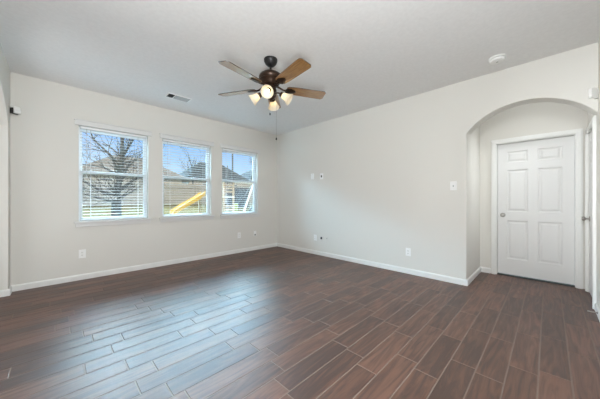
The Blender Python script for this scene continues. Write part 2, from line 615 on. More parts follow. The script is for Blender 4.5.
# ------------------------------------------------------------------ windows and blinds
def make_window(i, a, b, scr=True):
    w = tag(empty('window_%d' % i, ((a + b) / 2, 0, WZ0)), kind='structure')
    h = (b - a) / 2
    Z = WZ1 - WZ0
    # vinyl frame set in the outer half of the wall
    y0, y1 = 0.085, WT
    fr = MB()
    t = 0.022
    fr.box(-h, -h + t, y0, y1, 0, Z, bev=0.004); fr.box(h - t, h, y0, y1, 0, Z, bev=0.004)
    fr.box(-h + t, h - t, y0, y1, 0, t, bev=0.004); fr.box(-h + t, h - t, y0, y1, Z - t, Z, bev=0.004)
    fr.build('window_frame', M['vinyl'], w)
    mid = 0.72
    for nm, z0, z1, ys in (('lower_sash', t, mid + 0.02, 0.095), ('upper_sash', mid - 0.02, Z - t, 0.125)):
        s = MB()
        q = 0.024
        s.box(-h + t, -h + t + q, ys, ys + 0.028, z0, z1, bev=0.003); s.box(h - t - q, h - t, ys, ys + 0.028, z0, z1, bev=0.003)
        s.box(-h + t + q, h - t - q, ys, ys + 0.028, z0, z0 + 0.026, bev=0.003); s.box(-h + t + q, h - t - q, ys, ys + 0.028, z1 - 0.036, z1, bev=0.003)
        so = s.build(nm, M['vinyl'], w)
        MB().box(-h + t + q, h - t - q, ys + 0.012, ys + 0.016, z0 + 0.026, z1 - 0.036).build('glass_pane', M['glass'], so)
    MB().box(-h + t, h - t, WT - 0.006, WT - 0.004, t, mid).build('insect_screen', M['screen'], w)
    # stool, apron and head trim on the room side
    MB().box(-h - 0.05, h + 0.05, -0.052, 0.0, -0.024, 0.006, bev=0.004).box(-h, h, 0, 0.085, 0.0, 0.006).build('window_sill', M['casing'], w)
    MB().box(-h - 0.035, h + 0.035, -0.020, 0.0, -0.078, -0.024, bev=0.004).build('window_apron', M['casing'], w)
    MB().box(-h - 0.042, h + 0.042, -0.034, 0.0, Z, Z + 0.068, bev=0.003).box(-h - 0.048, h + 0.048, -0.044, 0, Z + 0.068, Z + 0.080, bev=0.003).build('window_header', M['casing'], w)
    return w


def make_blind(i, a, b, tilt, label):
    h = (b - a) / 2 - 0.020
    Z = WZ1 - WZ0
    o = tag(empty('window_blind', ((a + b) / 2, 0.045, WZ0)), label, 'blind', 'white slat blinds in the three windows')
    MB().box(-h, h, -0.025, 0.028, Z - 0.034, Z - 0.002, bev=0.003).build('head_rail', M['vinyl'], o)
    s = MB()
    pitch = 0.0445
    z = 0.055
    while z < Z - 0.055:
        mx = T(0, 0, z) @ Matrix.Rotation(tilt, 4, 'X')
        bmm = bmesh.new()
        yy = [-0.0225, -0.011, 0, 0.011, 0.0225]
        zz = [0, 0.0008, 0.0011, 0.0008, 0]
        rows = []
        for dz in (0.0, -0.0015):
            rows.append([[bmm.verts.new((x, y, q + dz)) for y, q in zip(yy, zz)] for x in (-h, h)])
        for k in range(4):
            bmm.faces.new((rows[0][0][k], rows[0][1][k], rows[0][1][k + 1], rows[0][0][k + 1]))
            bmm.faces.new((rows[1][0][k], rows[1][0][k + 1], rows[1][1][k + 1], rows[1][1][k]))
        for e_ in (0, 4):
            bmm.faces.new((rows[0][0][e_], rows[0][1][e_], rows[1][1][e_], rows[1][0][e_]))
        for e_ in (0, 1):
            for k in range(4):
                bmm.faces.new((rows[0][e_][k], rows[0][e_][k + 1], rows[1][e_][k + 1], rows[1][e_][k]))
        bmesh.ops.recalc_face_normals(bmm, faces=bmm.faces)
        s._add(bmm, mx)
        z += pitch
    s.build('slats', M['slat'], o)
    MB().box(-h, h, -0.025, 0.025, 0.012, 0.030, bev=0.003).build('bottom_rail', M['vinyl'], o)
    for x in (-h * 0.72, h * 0.72):
        c = MB()
        for y in (-0.027, 0.027):
            c.box(x - 0.0012, x + 0.0012, y - 0.0008, y + 0.0008, 0.03, Z - 0.034)
        c.build('ladder_cord', M['slat'], o)
    MB().tube([(-h + 0.07, -0.032, Z - 0.03), (-h + 0.07, -0.034, Z - 0.75)], 0.003, 6).build('tilt_wand', M['slat'], o)
    return o


TILTS = (R(2.5), R(-3), R(2))
BL = ('white slat blind in the window that frames the bare tree trunk',
      'white slat blind in the middle window, in front of the yellow slide',
      'white slat blind in the window nearest the room corner')
for i, (a, b) in enumerate(WIN):
    make_window(i + 1, a, b)
    make_blind(i, a, b, TILTS[i], BL[i])


# ------------------------------------------------------------------ six-panel doors
def six_panel(W, Ht, parent, thick=0.035):
    """leaf in local x (0..W), z (0..Ht); front face at y=0 looking to -y"""
    b = bmesh.new()
    st_, mu = 0.108 * W / 0.8, 0.10 * W / 0.8
    pw = (W - 2 * st_ - mu) / 2
    cols = [(st_, st_ + pw), (st_ + pw + mu, W - st_)]
    rows = [(0.235, 0.815), (0.945, 1.575), (1.685, 1.852)]
    xs = sorted({0, W, *[v for c in cols for v in c]})
    zs = sorted({0, Ht, *[v for c in rows for v in c]})
    V = {(x, z): b.verts.new((x, 0, z)) for x in xs for z in zs}
    for x0, x1 in zip(xs, xs[1:]):
        for z0, z1 in zip(zs, zs[1:]):
            if (x0, x1) in cols and (z0, z1) in rows:
                prev = [V[x0, z0], V[x1, z0], V[x1, z1], V[x0, z1]]
                for ins, dep in ((0.006, 0.004), (0.014, 0.009), (0.026, 0.009), (0.046, 0.002)):
                    cur = [b.verts.new(p) for p in ((x0 + ins, dep, z0 + ins), (x1 - ins, dep, z0 + ins), (x1 - ins, dep, z1 - ins), (x0 + ins, dep, z1 - ins))]
                    for i in range(4):
                        j = (i + 1) % 4
                        b.faces.new((prev[i], prev[j], cur[j], cur[i]))
                    prev = cur
                b.faces.new(prev)
            else:
                b.faces.new((V[x0, z0], V[x1, z0], V[x1, z1], V[x0, z1]))
    mb = MB()
    mb._add(b)
    # sides and back of the leaf
    q = bmesh.new()
    v = [q.verts.new(p) for p in ((0, 0, 0), (W, 0, 0), (W, 0, Ht), (0, 0, Ht), (0, thick, 0), (W, thick, 0), (W, thick, Ht), (0, thick, Ht))]
    for f in ((4, 7, 6, 5), (0, 4, 5, 1), (1, 5, 6, 2), (2, 6, 7, 3), (3, 7, 4, 0)):
        q.faces.new([v[i] for i in f])
    mb._add(q)
    return mb.build('door_leaf', M['door'], parent)


def casing(W, parent, oh, w=0.062, d=0.018):
    """casing round an opening 0..W wide, oh high, standing proud towards -y; jamb behind"""
    mb = MB()
    g = 0.006
    for x0, x1 in ((-g - w, -g), (W + g, W + g + w)):
        mb.box(x0, x1, -d, 0, 0, oh + g, bev=0.003)
        xm = (x0 + x1) / 2
        mb.box(xm - 0.018, xm + 0.018, -d - 0.008, -d + 0.002, 0, oh + g + w / 2 - 0.018, bev=0.002)
    mb.box(-g - w, W + g + w, -d, 0, oh + g, oh + g + w, bev=0.003)
    mb.box(-g - w / 2 - 0.018, W + g + w / 2 + 0.018, -d - 0.008, -d + 0.002, oh + g + w / 2 - 0.018, oh + g + w / 2 + 0.018, bev=0.002)
    o = mb.build('door_casing', M['trim'], parent)
    jb = MB()
    jb.box(-0.016, 0.0, 0.0, 0.118, 0, oh + 0.016); jb.box(W, W + 0.016, 0.0, 0.118, 0, oh + 0.016); jb.box(0.0, W, 0.0, 0.118, oh, oh + 0.016)
    jb.box(0.0, 0.012, 0.075, 0.118, 0, oh); jb.box(W - 0.012, W, 0.075, 0.118, 0, oh); jb.box(0.012, W - 0.012, 0.075, 0.118, oh - 0.012, oh)
    jb.build('door_jamb', M['trim'], parent)
    return o


def knob(parent, x, z, y):
    MXk = T(x, y, z) @ Matrix.Rotation(PI / 2, 4, 'X')
    k = MB().lathe([(0.010, 0.006), (0.010, 0.030), (0.016, 0.036), (0.025, 0.044), (0.0275, 0.054), (0.024, 0.063), (0.014, 0.067)], 24, MXk).build('door_knob', M['nickel'], parent, True)
    MB().lathe([(0.032, 0.0), (0.032, 0.004), (0.026, 0.008), (0.012, 0.009)], 24, MXk).build('knob_rosette', M['nickel'], k, True)
    return k


def hinge(parent, x, z, y, m=None):
    mb = MB()
    mb.tube([(x, y, z - 0.045), (x, y, z + 0.045)], 0.006, 8)
    mb.box(x - 0.014, x + 0.014, y, y + 0.004, z - 0.043, z + 0.043)
    return mb.build('door_hinge', m or M['nickel'], parent, True)


# far door: local x runs towards -Y, local -y looks to -X
d1 = tag(empty('door_1', (HX, D1[0], 0), -PI / 2), kind='structure')
W1 = D1[0] - D1[1]
lf = six_panel(W1 - 0.006, DH - 0.028, d1)
lf.location = (0.003, 0.038, 0.022)
casing(W1, d1, DH)
knob(d1, 0.066, 0.916, 0.038)
MB().box(0, W1, 0.01, 0.11, 0.0005, 0.014, bev=0.003).build('threshold', M['thresh'], d1)
# side door in the right-hand wall: hinges at the room side, knob deep in the hall; local x -> -X
d2 = tag(empty('door_2', (D2[1], YS, 0), PI), kind='structure')
W2 = D2[1] - D2[0]
lf = six_panel(W2 - 0.006, DH2 - 0.02, d2)
lf.location = (0.003, 0.004, 0.012)
casing(W2, d2, DH2)
knob(d2, 0.064, 0.915, 0.004)
for z in (0.24, 1.02, 1.78):
    hinge(d2, W2 - 0.001, z, -0.003)

# ------------------------------------------------------------------ ceiling fan
FC = Vector((-2.160, -2.500, 0))
fan = tag(empty('ceiling_fan', (FC.x, FC.y, H)), 'five-blade bronze ceiling fan with four lit frosted glass shades', 'ceiling fan')


def Z(z):
    return z - H


MB().lathe([(0.076, 0.0), (0.077, -0.012), (0.074, -0.026), (0.062, -0.050), (0.044, -0.070), (0.022, -0.082)], 40).build('canopy', M['iron'], fan, True)
MB().tube([(0, 0, -0.09), (0, 0, Z(2.598))], 0.0125, 16).build('downrod', M['iron'], fan, True)
MB().lathe([(0.022, Z(2.612)), (0.050, Z(2.598)), (0.095, Z(2.582)), (0.122, Z(2.562)), (0.133, Z(2.540)), (0.134, Z(2.525)),
            (0.124, Z(2.508)), (0.128, Z(2.500)), (0.118, Z(2.488)), (0.098, Z(2.468)), (0.088, Z(2.445)), (0.066, Z(2.432))], 48).build('motor_housing', M['bronze'], fan, True)
MB().lathe([(0.060, Z(2.434)), (0.060, Z(2.402)), (0.068, Z(2.396)), (0.068, Z(2.382)), (0.052, Z(2.368)), (0.050, Z(2.330)), (0.056, Z(2.322)),
            (0.050, Z(2.308)), (0.026, Z(2.288)), (0.010, Z(2.276)), (0.008, Z(2.262))], 36).build('light_kit_hub', M['bronze'], fan, True)

PITCH = R(-13)


def blade_mesh():
    """blade along +x, pitched about its length"""
    up = [(0.185, 0.045), (0.205, 0.058), (0.26, 0.065), (0.40, 0.070), (0.58, 0.074), (0.640, 0.074), (0.662, 0.054)]
    out = up + [(x, -y) for x, y in reversed(up)]
    b = bmesh.new()
    t = 0.0035
    a = [b.verts.new((x, y, t)) for x, y in out]
    c = [b.verts.new((x, y, -t)) for x, y in out]
    b.faces.new(a); b.faces.new(c[::-1])
    n_ = len(out)
    side = []
    for i in range(n_):
        j = (i + 1) % n_
        side.append(b.faces.new((a[j], a[i], c[i], c[j])))
    bmesh.ops.recalc_face_normals(b, faces=b.faces)
    for f in side: f.material_index = 1
    return b


def iron_mesh():
    mb = MB()
    mb.tube([(0.070, 0, 0.030), (0.105, 0, 0.016), (0.145, 0, -0.006), (0.185, 0, -0.010)], [0.014, 0.011, 0.010, 0.009], 10)
    mb.prism([(0.165, -0.014), (0.19, -0.042), (0.235, -0.046), (0.285, -0.020), (0.30, 0.0), (0.285, 0.020), (0.235, 0.046), (0.19, 0.042), (0.165, 0.014)],
             0.005, T(0, 0, -0.006) @ Matrix.Rotation(-PI / 2, 4, 'X') @ T(0, -0.0, 0), bev=0.0015)
    for x, y in ((0.215, 0.027), (0.215, -0.027), (0.265, 0.0)):
        mb.lathe([(0.006, -0.016), (0.006, -0.013), (0.003, -0.011)], 10, T(x, y, 0.001))
    return mb


first = None
for k in range(5):
    az = R(-170.3 + 72 * k)
    if first is None:
        mbb = MB(); mbb._add(blade_mesh())
        bl = mbb.build('fan_blade', [M['blade'], M['edge']], fan)
        ir = iron_mesh().build('blade_iron', M['bronze'], bl, True)
        first = (bl, ir)
    else:
        bl = first[0].copy(); C.objects.link(bl); bl.parent = fan
        ir = first[1].copy(); C.objects.link(ir); ir.parent = bl
    bl.location = (0, 0, Z(2.420))
    bl.rotation_euler = (Matrix.Rotation(az, 4, 'Z') @ Matrix.Rotation(PITCH, 4, 'X')).to_euler()

# four arms, bell shades and lit bulbs
DROP = R(33)
protos = None
for k in range(4):
    az = R(222 + 90 * k)
    ax = Matrix.Rotation(az, 4, 'Z')
    if protos is None:
        arm = MB().tube([(0.040, 0, Z(2.352)), (0.075, 0, Z(2.362)), (0.100, 0, Z(2.358)), (0.116, 0, Z(2.348))], [0.010, 0.009, 0.009, 0.010], 12)
        mxs = T(0.112, 0, Z(2.350)) @ Matrix.Rotation(PI / 2 + DROP, 4, 'Y')
        arm.lathe([(0.016, -0.006), (0.027, 0.002), (0.031, 0.020), (0.031, 0.030), (0.027, 0.030)], 24, mxs, cap1=False)
        arm = arm.build('lamp_arm', M['bronze'], fan, True)
        prof = [(0.028, 0.012), (0.031, 0.030), (0.036, 0.050), (0.044, 0.075), (0.053, 0.098), (0.062, 0.116), (0.069, 0.128)]
        ins = [(r - 0.003, z) for r, z in reversed(prof)]
        sh = MB().lathe(prof + ins, 36, mxs, cap0=False, cap1=False).build('lamp_shade', M['shade'], fan, True)
        bu = MB().lathe([(0.010, 0.028), (0.011, 0.045), (0.016, 0.056), (0.019, 0.068), (0.017, 0.080), (0.009, 0.088), (0.002, 0.090)], 20, mxs).build('light_bulb', M['bulb'], sh, True)
        protos = (arm, sh, bu)
    else:
        arm = protos[0].copy(); C.objects.link(arm); arm.parent = fan
        sh = protos[1].copy(); C.objects.link(sh); sh.parent = fan
        bu = protos[2].copy(); C.objects.link(bu); bu.parent = sh
    arm.rotation_euler = (0, 0, az)
    sh.rotation_euler = (0, 0, az)


def chain(x, y, z0, z1, fob):
    c = MB().tube([(x, y, Z(z0)), (x, y, Z(z1))], 0.0014, 6)
    z = z0
    while z > z1:
        c.lathe([(0.0005, -0.0022), (0.0022, 0.0), (0.0005, 0.0022)], 6, T(x, y, Z(z)))
        z -= 0.009
    c = c.build('pull_chain', M['nickel'], fan)
    MB().lathe([(0.002, 0.0), (0.006, -0.006), (0.0085, -0.018), (0.0075, -0.026), (0.002, -0.031)], 14, T(x, y, Z(z1))).build('chain_fob', fob, c, True)


chain(0.005, 0.018, 2.30, 2.145, M['iron'])
chain(0.075, -0.01, 2.40, 1.868, M['iron'])

# ------------------------------------------------------------------ fittings on the ceiling
vx0, vx1, vy0, vy1 = -2.706, -2.358, -0.755, -0.565
v = tag(empty('ceiling_vent', ((vx0 + vx1) / 2, (vy0 + vy1) / 2, H)), 'grey slatted air vent in the ceiling above the windows', 'air vent')
hx, hy = (vx1 - vx0) / 2, (vy1 - vy0) / 2
fr = MB()
fr.box(-hx, -hx + 0.018, -hy, hy, -0.010, 0, bev=0.002); fr.box(hx - 0.018, hx, -hy, hy, -0.010, 0, bev=0.002)
fr.box(-hx + 0.018, hx - 0.018, -hy, -hy + 0.018, -0.010, 0, bev=0.002); fr.box(-hx + 0.018, hx - 0.018, hy - 0.018, hy, -0.010, 0, bev=0.002)
fr.box(-hx + 0.105, -hx + 0.112, -hy + 0.018, hy - 0.018, -0.010, 0)
fr.build('vent_frame', M['plastic'], v)
MB().box(-hx + 0.010, hx - 0.010, -hy + 0.010, hy - 0.010, -0.0025, -0.0005).build('vent_backing', M['duct'], v)  # near-black sheet paints in the shade inside the duct
lo = MB()
x = -hx + 0.124
while x < hx - 0.022:
    lo.box(-0.0065, 0.0065, -hy + 0.018, hy - 0.018, -0.0007, 0.0007, T(x, 0, -0.008) @ Matrix.Rotation(R(28), 4, 'Y'))
    x += 0.0115
lo.build('vent_louvers', M['vent'], v)
lo = MB()
x = -hx + 0.028
while x < -hx + 0.104:
    lo.box(-0.004, 0.004, -hy + 0.018, hy - 0.018, -0.0006, 0.0006, T(x, 0, -0.007) @ Matrix.Rotation(R(-62), 4, 'Y'))
    x += 0.019
lo.build('open_louvers', M['slot'], v)

s = tag(empty('smoke_detector', (-0.375, -4.32, H)), 'round white smoke detector on the ceiling near the arch', 'smoke detector')
MB().lathe([(0.078, 0.0), (0.079, -0.010), (0.076, -0.014), (0.070, -0.015)], 40).build('mounting_base', M['plastic'], s, True)
MB().lathe([(0.066, -0.014), (0.064, -0.022), (0.064, -0.023)], 40).build('vent_ring', M['greyslot'], s, True)
MB().lathe([(0.072, -0.021), (0.072, -0.030), (0.064, -0.041), (0.040, -0.046), (0.012, -0.047)], 40).build('sensor_cover', M['plastic'], s, True)
MB().lathe([(0.010, -0.046), (0.010, -0.050), (0.007, -0.051)], 16).build('test_button', M['greyslot'], s, True)


# ------------------------------------------------------------------ fittings on the walls
# local frame of every plate: x along the wall, z up, -y into the room
def on_wall(wall, pos, z):
    return ((pos, 0, z), 0.0) if wall == 'N' else ((0, pos, z), -PI / 2)


def plate_mesh(w=0.070, h=0.115, d=0.006):
    return MB().box(-w / 2, w / 2, -d, 0, -h / 2, h / 2, bev=0.0022)


def outlet(wall, pos, z, label, group=None):
    loc, rz = on_wall(wall, pos, z)
    o = tag(empty('power_outlet', loc, rz), label, 'outlet', group)
    plate_mesh(0.078, 0.122).build('cover_plate', M['plate'], o)
    for s_ in (-1, 1):
        f = MB().lathe([(0.0165, 0), (0.0165, 0.0035), (0.015, 0.0042)], 20, T(0, -0.0055, s_ * 0.0195) @ Matrix.Rotation(PI / 2, 4, 'X')).build('socket', M['plastic'], o, True)
        sl = MB()
        for x in (-0.0065, 0.0065):
            sl.box(x - 0.0013, x + 0.0013, -0.0103, -0.0095, s_ * 0.0195 - 0.002, s_ * 0.0195 + 0.007)
        sl.box(-0.0022, 0.0022, -0.0103, -0.0095, s_ * 0.0195 - 0.010, s_ * 0.0195 - 0.0055)
        sl.build('slots', M['slot'], f)
    return o


OG = 'power outlets low on the walls'
outlet('N', -3.622, 0.372, 'white power outlet below the window with the bare tree', OG)
outlet('N', -1.07, 0.378, 'white power outlet below the third window, left of the cable plate', OG)
outlet('E', -3.19, 0.336, 'white power outlet low on the plain wall, nearest the arch', OG)
outlet('E', -1.26, 0.350, 'pale power outlet low on the plain wall, left of the black connector', OG)

# cable plate beside the outlet near the corner
loc, rz = on_wall('N', -0.66, 0.378)
o = tag(empty('cable_plate', loc, rz), 'small white cable plate with dark jack, low on the window wall near the corner', 'wall plate')
plate_mesh(0.070, 0.115).build('cover_plate', M['plate'], o)
MB().box(-0.014, 0.014, -0.012, -0.0055, -0.045, -0.012, bev=0.001).build('jack', M['black'], o)

# upper television connections
loc, rz = on_wall('E', -1.178, 1.645)
o = tag(empty('blank_plate', loc, rz), 'plain white wall plate at television height, nearer the corner', 'wall plate')
plate_mesh(0.078, 0.120, 0.010).build('cover_plate', M['plate'], o)
for z_ in (0.042, -0.042):
    MB().lathe([(0.003, 0.0), (0.003, 0.0015)], 10, T(0, -0.0095, z_) @ Matrix.Rotation(PI / 2, 4, 'X')).build('screw', M['greyslot'], o)
loc, rz = on_wall('E', -1.432, 1.630)
o = tag(empty('cable_pass_plate', loc, rz), 'white wall plate with a dark hole at television height', 'wall plate')
plate_mesh(0.078, 0.120, 0.008).build('cover_plate', M['plate'], o)
MB().box(-0.016, 0.016, -0.0095, -0.007, -0.022, 0.022, bev=0.0005).build('opening', M['slot'], o)
# low ones
loc, rz = on_wall('E', -1.430, 0.358)
o = tag(empty('coax_plate', loc, rz), 'low wall plate with a black connector, middle of its row of three', 'wall plate')
plate_mesh(0.066, 0.105).build('cover_plate', M['wall'], o)
MB().box(-0.020, 0.020, -0.014, -0.0055, -0.024, 0.024, bev=0.003).build('connector', M['black'], o)
loc, rz = on_wall('E', -1.572, 0.350)
o = tag(empty('phone_plate', loc, rz), 'low wall plate with a small grey jack, right of the black connector', 'wall plate')
plate_mesh(0.066, 0.105).build('cover_plate', M['wall'], o)
MB().box(-0.009, 0.009, -0.009, -0.0055, 0.008, 0.024, bev=0.001).build('jack', M['greyslot'], o)

# light switch beside the arch
loc, rz = on_wall('E', -3.803, 1.340)
o = tag(empty('light_switch', loc, rz), 'white light switch on the wall beside the arch', 'light switch')
plate_mesh(0.080, 0.122).build('cover_plate', M['plate'], o)
MB().box(-0.0055, 0.0055, -0.016, 0.0, -0.010, 0.010, T(0, -0.004, 0) @ Matrix.Rotation(R(28), 4, 'X'), bev=0.001).build('toggle', M['greyslot'], o)

# switch on the hall's left wall is hidden; motion sensors sit in the two upper corners
o = tag(empty('motion_sensor', (XL + 0.052, -0.062, 2.262), R(40)), 'small white motion sensor high in the left window-wall corner', 'sensor')
MB().box(-0.034, 0.034, -0.022, 0.022, -0.043, 0.043, Matrix.Rotation(R(-10), 4, 'X'), bev=0.008, seg=3).build('sensor_body', M['plastic'], o, True)
MB().box(-0.018, 0.018, -0.026, -0.018, -0.030, 0.002, Matrix.Rotation(R(-10), 4, 'X'), bev=0.004).build('sensor_lens', M['trim'], o)
MB().box(-0.016, 0.016, 0.015, 0.062, -0.020, 0.020, bev=0.003).box(-0.044, -0.034, -0.012, 0.030, -0.050, 0.020, bev=0.003).box(-0.034, 0.020, -0.004, 0.020, -0.052, -0.044, bev=0.002).build('bracket', M['black'], o)
o = tag(empty('alarm_box', (-0.046, -5.046, 2.222), R(-42)), 'white alarm sensor box above the arch haunch beside the right wall', 'sensor')
MB().box(-0.040, 0.036, -0.016, 0.014, -0.048, 0.048, bev=0.004, seg=3).build('sensor_body', M['plastic'], o, True)
MB().box(0.034, 0.044, -0.016, 0.018, -0.052, 0.010, bev=0.002).build('side_clip', M['greyslot'], o)

# spring door stop on the baseboard of the right-hand wall
ds = tag(empty('door_stop', (-0.147, YS + 0.014, 0.045)), 'thin metal spring door stop on the right baseboard', 'door stop')
pts = []
for k in range(0, 14 * 10 + 1):
    a = 2 * PI * k / 10
    pts.append((0.0055 * math.cos(a), 0.006 + 0.048 * k / 140, 0.0055 * math.sin(a)))
MB().tube(pts, 0.0012, 5).build('spring', M['nickel'], ds, True)
MB().lathe([(0.011, 0.0), (0.011, 0.004), (0.006, 0.008)], 14, Matrix.Rotation(-PI / 2, 4, 'X')).build('mount', M['nickel'], ds, True)
MB().lathe([(0.006, 0.052), (0.0075, 0.055), (0.0075, 0.063), (0.005, 0.066)], 14, Matrix.Rotation(-PI / 2, 4, 'X')).build('rubber_tip', M['greyslot'], ds, True)

# ------------------------------------------------------------------ the yard beyond the windows
def gz(y):
    if y < 1: return -0.12
    if y < 6: return -0.12 + 0.62 * (y - 1) / 5
    return 0.50 + 0.27 * min((y - 6) / 9, 1.0)


mb = MB()
ys = [WT + 0.01, 1, 2, 3, 4, 5, 6, 8, 10, 12, 15, 20, 30, 70]
b = bmesh.new()
rows = [[b.verts.new((x, y, gz(y))) for x in (-40, -10, 0, 10, 60)] for y in ys]
for a, c in zip(rows, rows[1:]):
    for k in range(4):
        b.faces.new((a[k], a[k + 1], c[k + 1], c[k]))
mb._add(b)
tag(mb.build('ground', M['grass']), kind='structure')


def bare_tree(name, label, x, y, h_trunk, r0, seed, n_limbs, reach, depth, group, lean=(0, 0), twig_r=0.006, limbs=()):
    rg = random.Random(seed)
    base = Vector((x, y, gz(y) - 0.05))
    o = tag(empty(name, base), label, 'tree', group)
    top = Vector((lean[0], lean[1], h_trunk))
    mid = top * 0.5 + Vector((rg.uniform(-.05, .05), 0, 0))
    MB().tube([(0, 0, 0), (0, 0, 0.12), mid, top], [r0 * 1.35, r0 * 1.05, r0 * 0.92, r0 * 0.80], 10).build('trunk', M['bark'], o, True)
    br = MB()

    def grow(p, d, r, L, lev):
        q = [p]
        rr_ = [r]
        n_ = 4
        dd = d.copy()
        for i in range(n_):
            dd = (dd + Vector((rg.uniform(-.22, .22), rg.uniform(-.22, .22), rg.uniform(-.06, .16)))).normalized()
            q.append(q[-1] + dd * L / n_)
            rr_.append(max(r * (1 - 0.62 * (i + 1) / n_), twig_r * 0.6))
        br.tube(q, rr_, 6 if r > 0.02 else 4)
        if lev == 0:
            return
        for i in range(1, n_ + 1):
            for _ in range(2 if i < n_ else 2):
                if rg.random() < 0.78:
                    side = dd.cross(Vector((rg.uniform(-1, 1), rg.uniform(-1, 1), rg.uniform(-1, 1)))).normalized()
                    nd = (dd * rg.uniform(0.5, 1.0) + side * rg.uniform(0.5, 1.0)).normalized()
                    grow(q[i], nd, max(rr_[i] * rg.uniform(0.55, 0.75), twig_r), L * rg.uniform(0.5, 0.72), lev - 1)

    for lp, lr in limbs:
        lp = [Vector((q[0] - x, q[1] - y, q[2] - base.z)) for q in lp]
        n_ = len(lp)
        rs = [max(lr * (1 - 0.6 * i / (n_ - 1)), twig_r) for i in range(n_)]
        br.tube(lp, rs, 7)
        for i in range(n_):
            d0 = (lp[min(i + 1, n_ - 1)] - lp[max(i - 1, 0)]).normalized()
            for _ in range(3 if i < n_ - 1 else 4):
                side = d0.cross(Vector((rg.uniform(-1, 1), rg.uniform(-1, 1), rg.uniform(-1, 1)))).normalized()
                nd = (d0 * rg.uniform(0.4, 1.0) + side * rg.uniform(0.5, 1.0) + Vector((0, 0, 0.25))).normalized()
                grow(lp[i], nd, max(rs[i] * 0.45, twig_r), reach * rg.uniform(0.35, 0.65), 1)
    for k in range(n_limbs):
        a = 2 * PI * k / n_limbs + rg.uniform(-.3, .3)
        el = rg.uniform(0.45, 1.2)
        d = Vector((math.cos(a) * math.cos(el), math.sin(a) * math.cos(el), math.sin(el)))
        st0 = top * rg.uniform(0.72, 1.0)
        grow(st0, d, r0 * rg.uniform(0.40, 0.58), reach * rg.uniform(0.8, 1.15), depth)
    if not limbs: grow(top, Vector((0.05, 0.02, 1)).normalized(), r0 * 0.62, reach * 1.1, depth)
    br.build('branches', M['bark'], o)
    return o


LIMBS = [
    ([(-2.64, 4.0, 1.25), (-2.60, 4.02, 1.60), (-2.555, 4.05, 1.90), (-2.513, 4.05, 2.37), (-2.50, 4.1, 3.1), (-2.44, 4.1, 3.9)], 0.085),
    ([(-2.53, 4.05, 2.11), (-2.82, 4.15, 2.48), (-3.13, 4.2, 2.82), (-3.26, 4.3, 3.2)], 0.034),
    ([(-2.513, 4.05, 2.35), (-2.33, 4.1, 2.75), (-2.13, 4.2, 3.15), (-2.0, 4.2, 3.7)], 0.032),
    ([(-2.66, 4.0, 1.28), (-2.98, 3.9, 1.37), (-3.38, 3.8, 1.64), (-3.8, 3.7, 1.9)], 0.042),
    ([(-2.68, 3.97, 1.08), (-3.05, 3.8, 1.18), (-3.36, 3.7, 1.29)], 0.030),
    ([(-2.61, 4.0, 1.42), (-2.28, 3.9, 1.70), (-1.92, 3.85, 2.01), (-1.6, 3.8, 2.4)], 0.038),
    ([(-2.63, 4.0, 1.18), (-2.24, 4.15, 1.39), (-1.95, 4.3, 1.63)], 0.030),
    ([(-2.563, 4.05, 1.85), (-2.90, 4.2, 2.07), (-3.36, 4.3, 2.12)], 0.028),
    ([(-2.513, 4.05, 2.2), (-2.19, 4.2, 2.35), (-1.95, 4.3, 2.62)], 0.026),
]
bare_tree('bare_tree', 'large bare tree with dark trunk close behind the first window', -2.68, 4.0, 0.95, 0.145, 5, 0, 1.25, 2, 'bare winter trees', (0.03, 0), 0.0055, LIMBS)
bare_tree('bare_tree', 'thin bare tree behind the fence, seen through the middle window', 4.6, 17.0, 2.4, 0.08, 8, 4, 1.9, 2, 'bare winter trees', (0, 0), 0.008)
bare_tree('bare_tree', 'distant bare tree against the sky in the third window', 14.2, 19.5, 2.6, 0.13, 21, 5, 2.1, 3, 'bare winter trees', (0, 0), 0.010)

# board fence across the yard
FY = 15.0
fe = tag(empty('wooden_fence', (0, FY, gz(FY))), 'weathered tan board fence along the far side of the yard', 'fence')
bd = MB()
rg = random.Random(3)
x = -8.0
while x < 16.0:
    hh = 1.62 + rg.uniform(-.02, .02)
    bd.prism([(0, 0.04), (0.135, 0.04), (0.135, hh - 0.03), (0.105, hh), (0.03, hh), (0, hh - 0.03)], 0.018, T(x, rg.uniform(-.004, .004), 0))
    x += 0.142
bd.build('boards', M['fence'], fe)
for z in (0.35, 1.3):
    MB().box(-8.0, 16.0, -0.045, -0.006, z - 0.045, z + 0.045).build('rail', M['fence'], fe)
x = -8.0
while x <= 16.0:
    MB().box(x - 0.05, x + 0.05, -0.145, -0.046, -0.05, 1.5).build('post', M['fence'], fe)
    x += 2.4


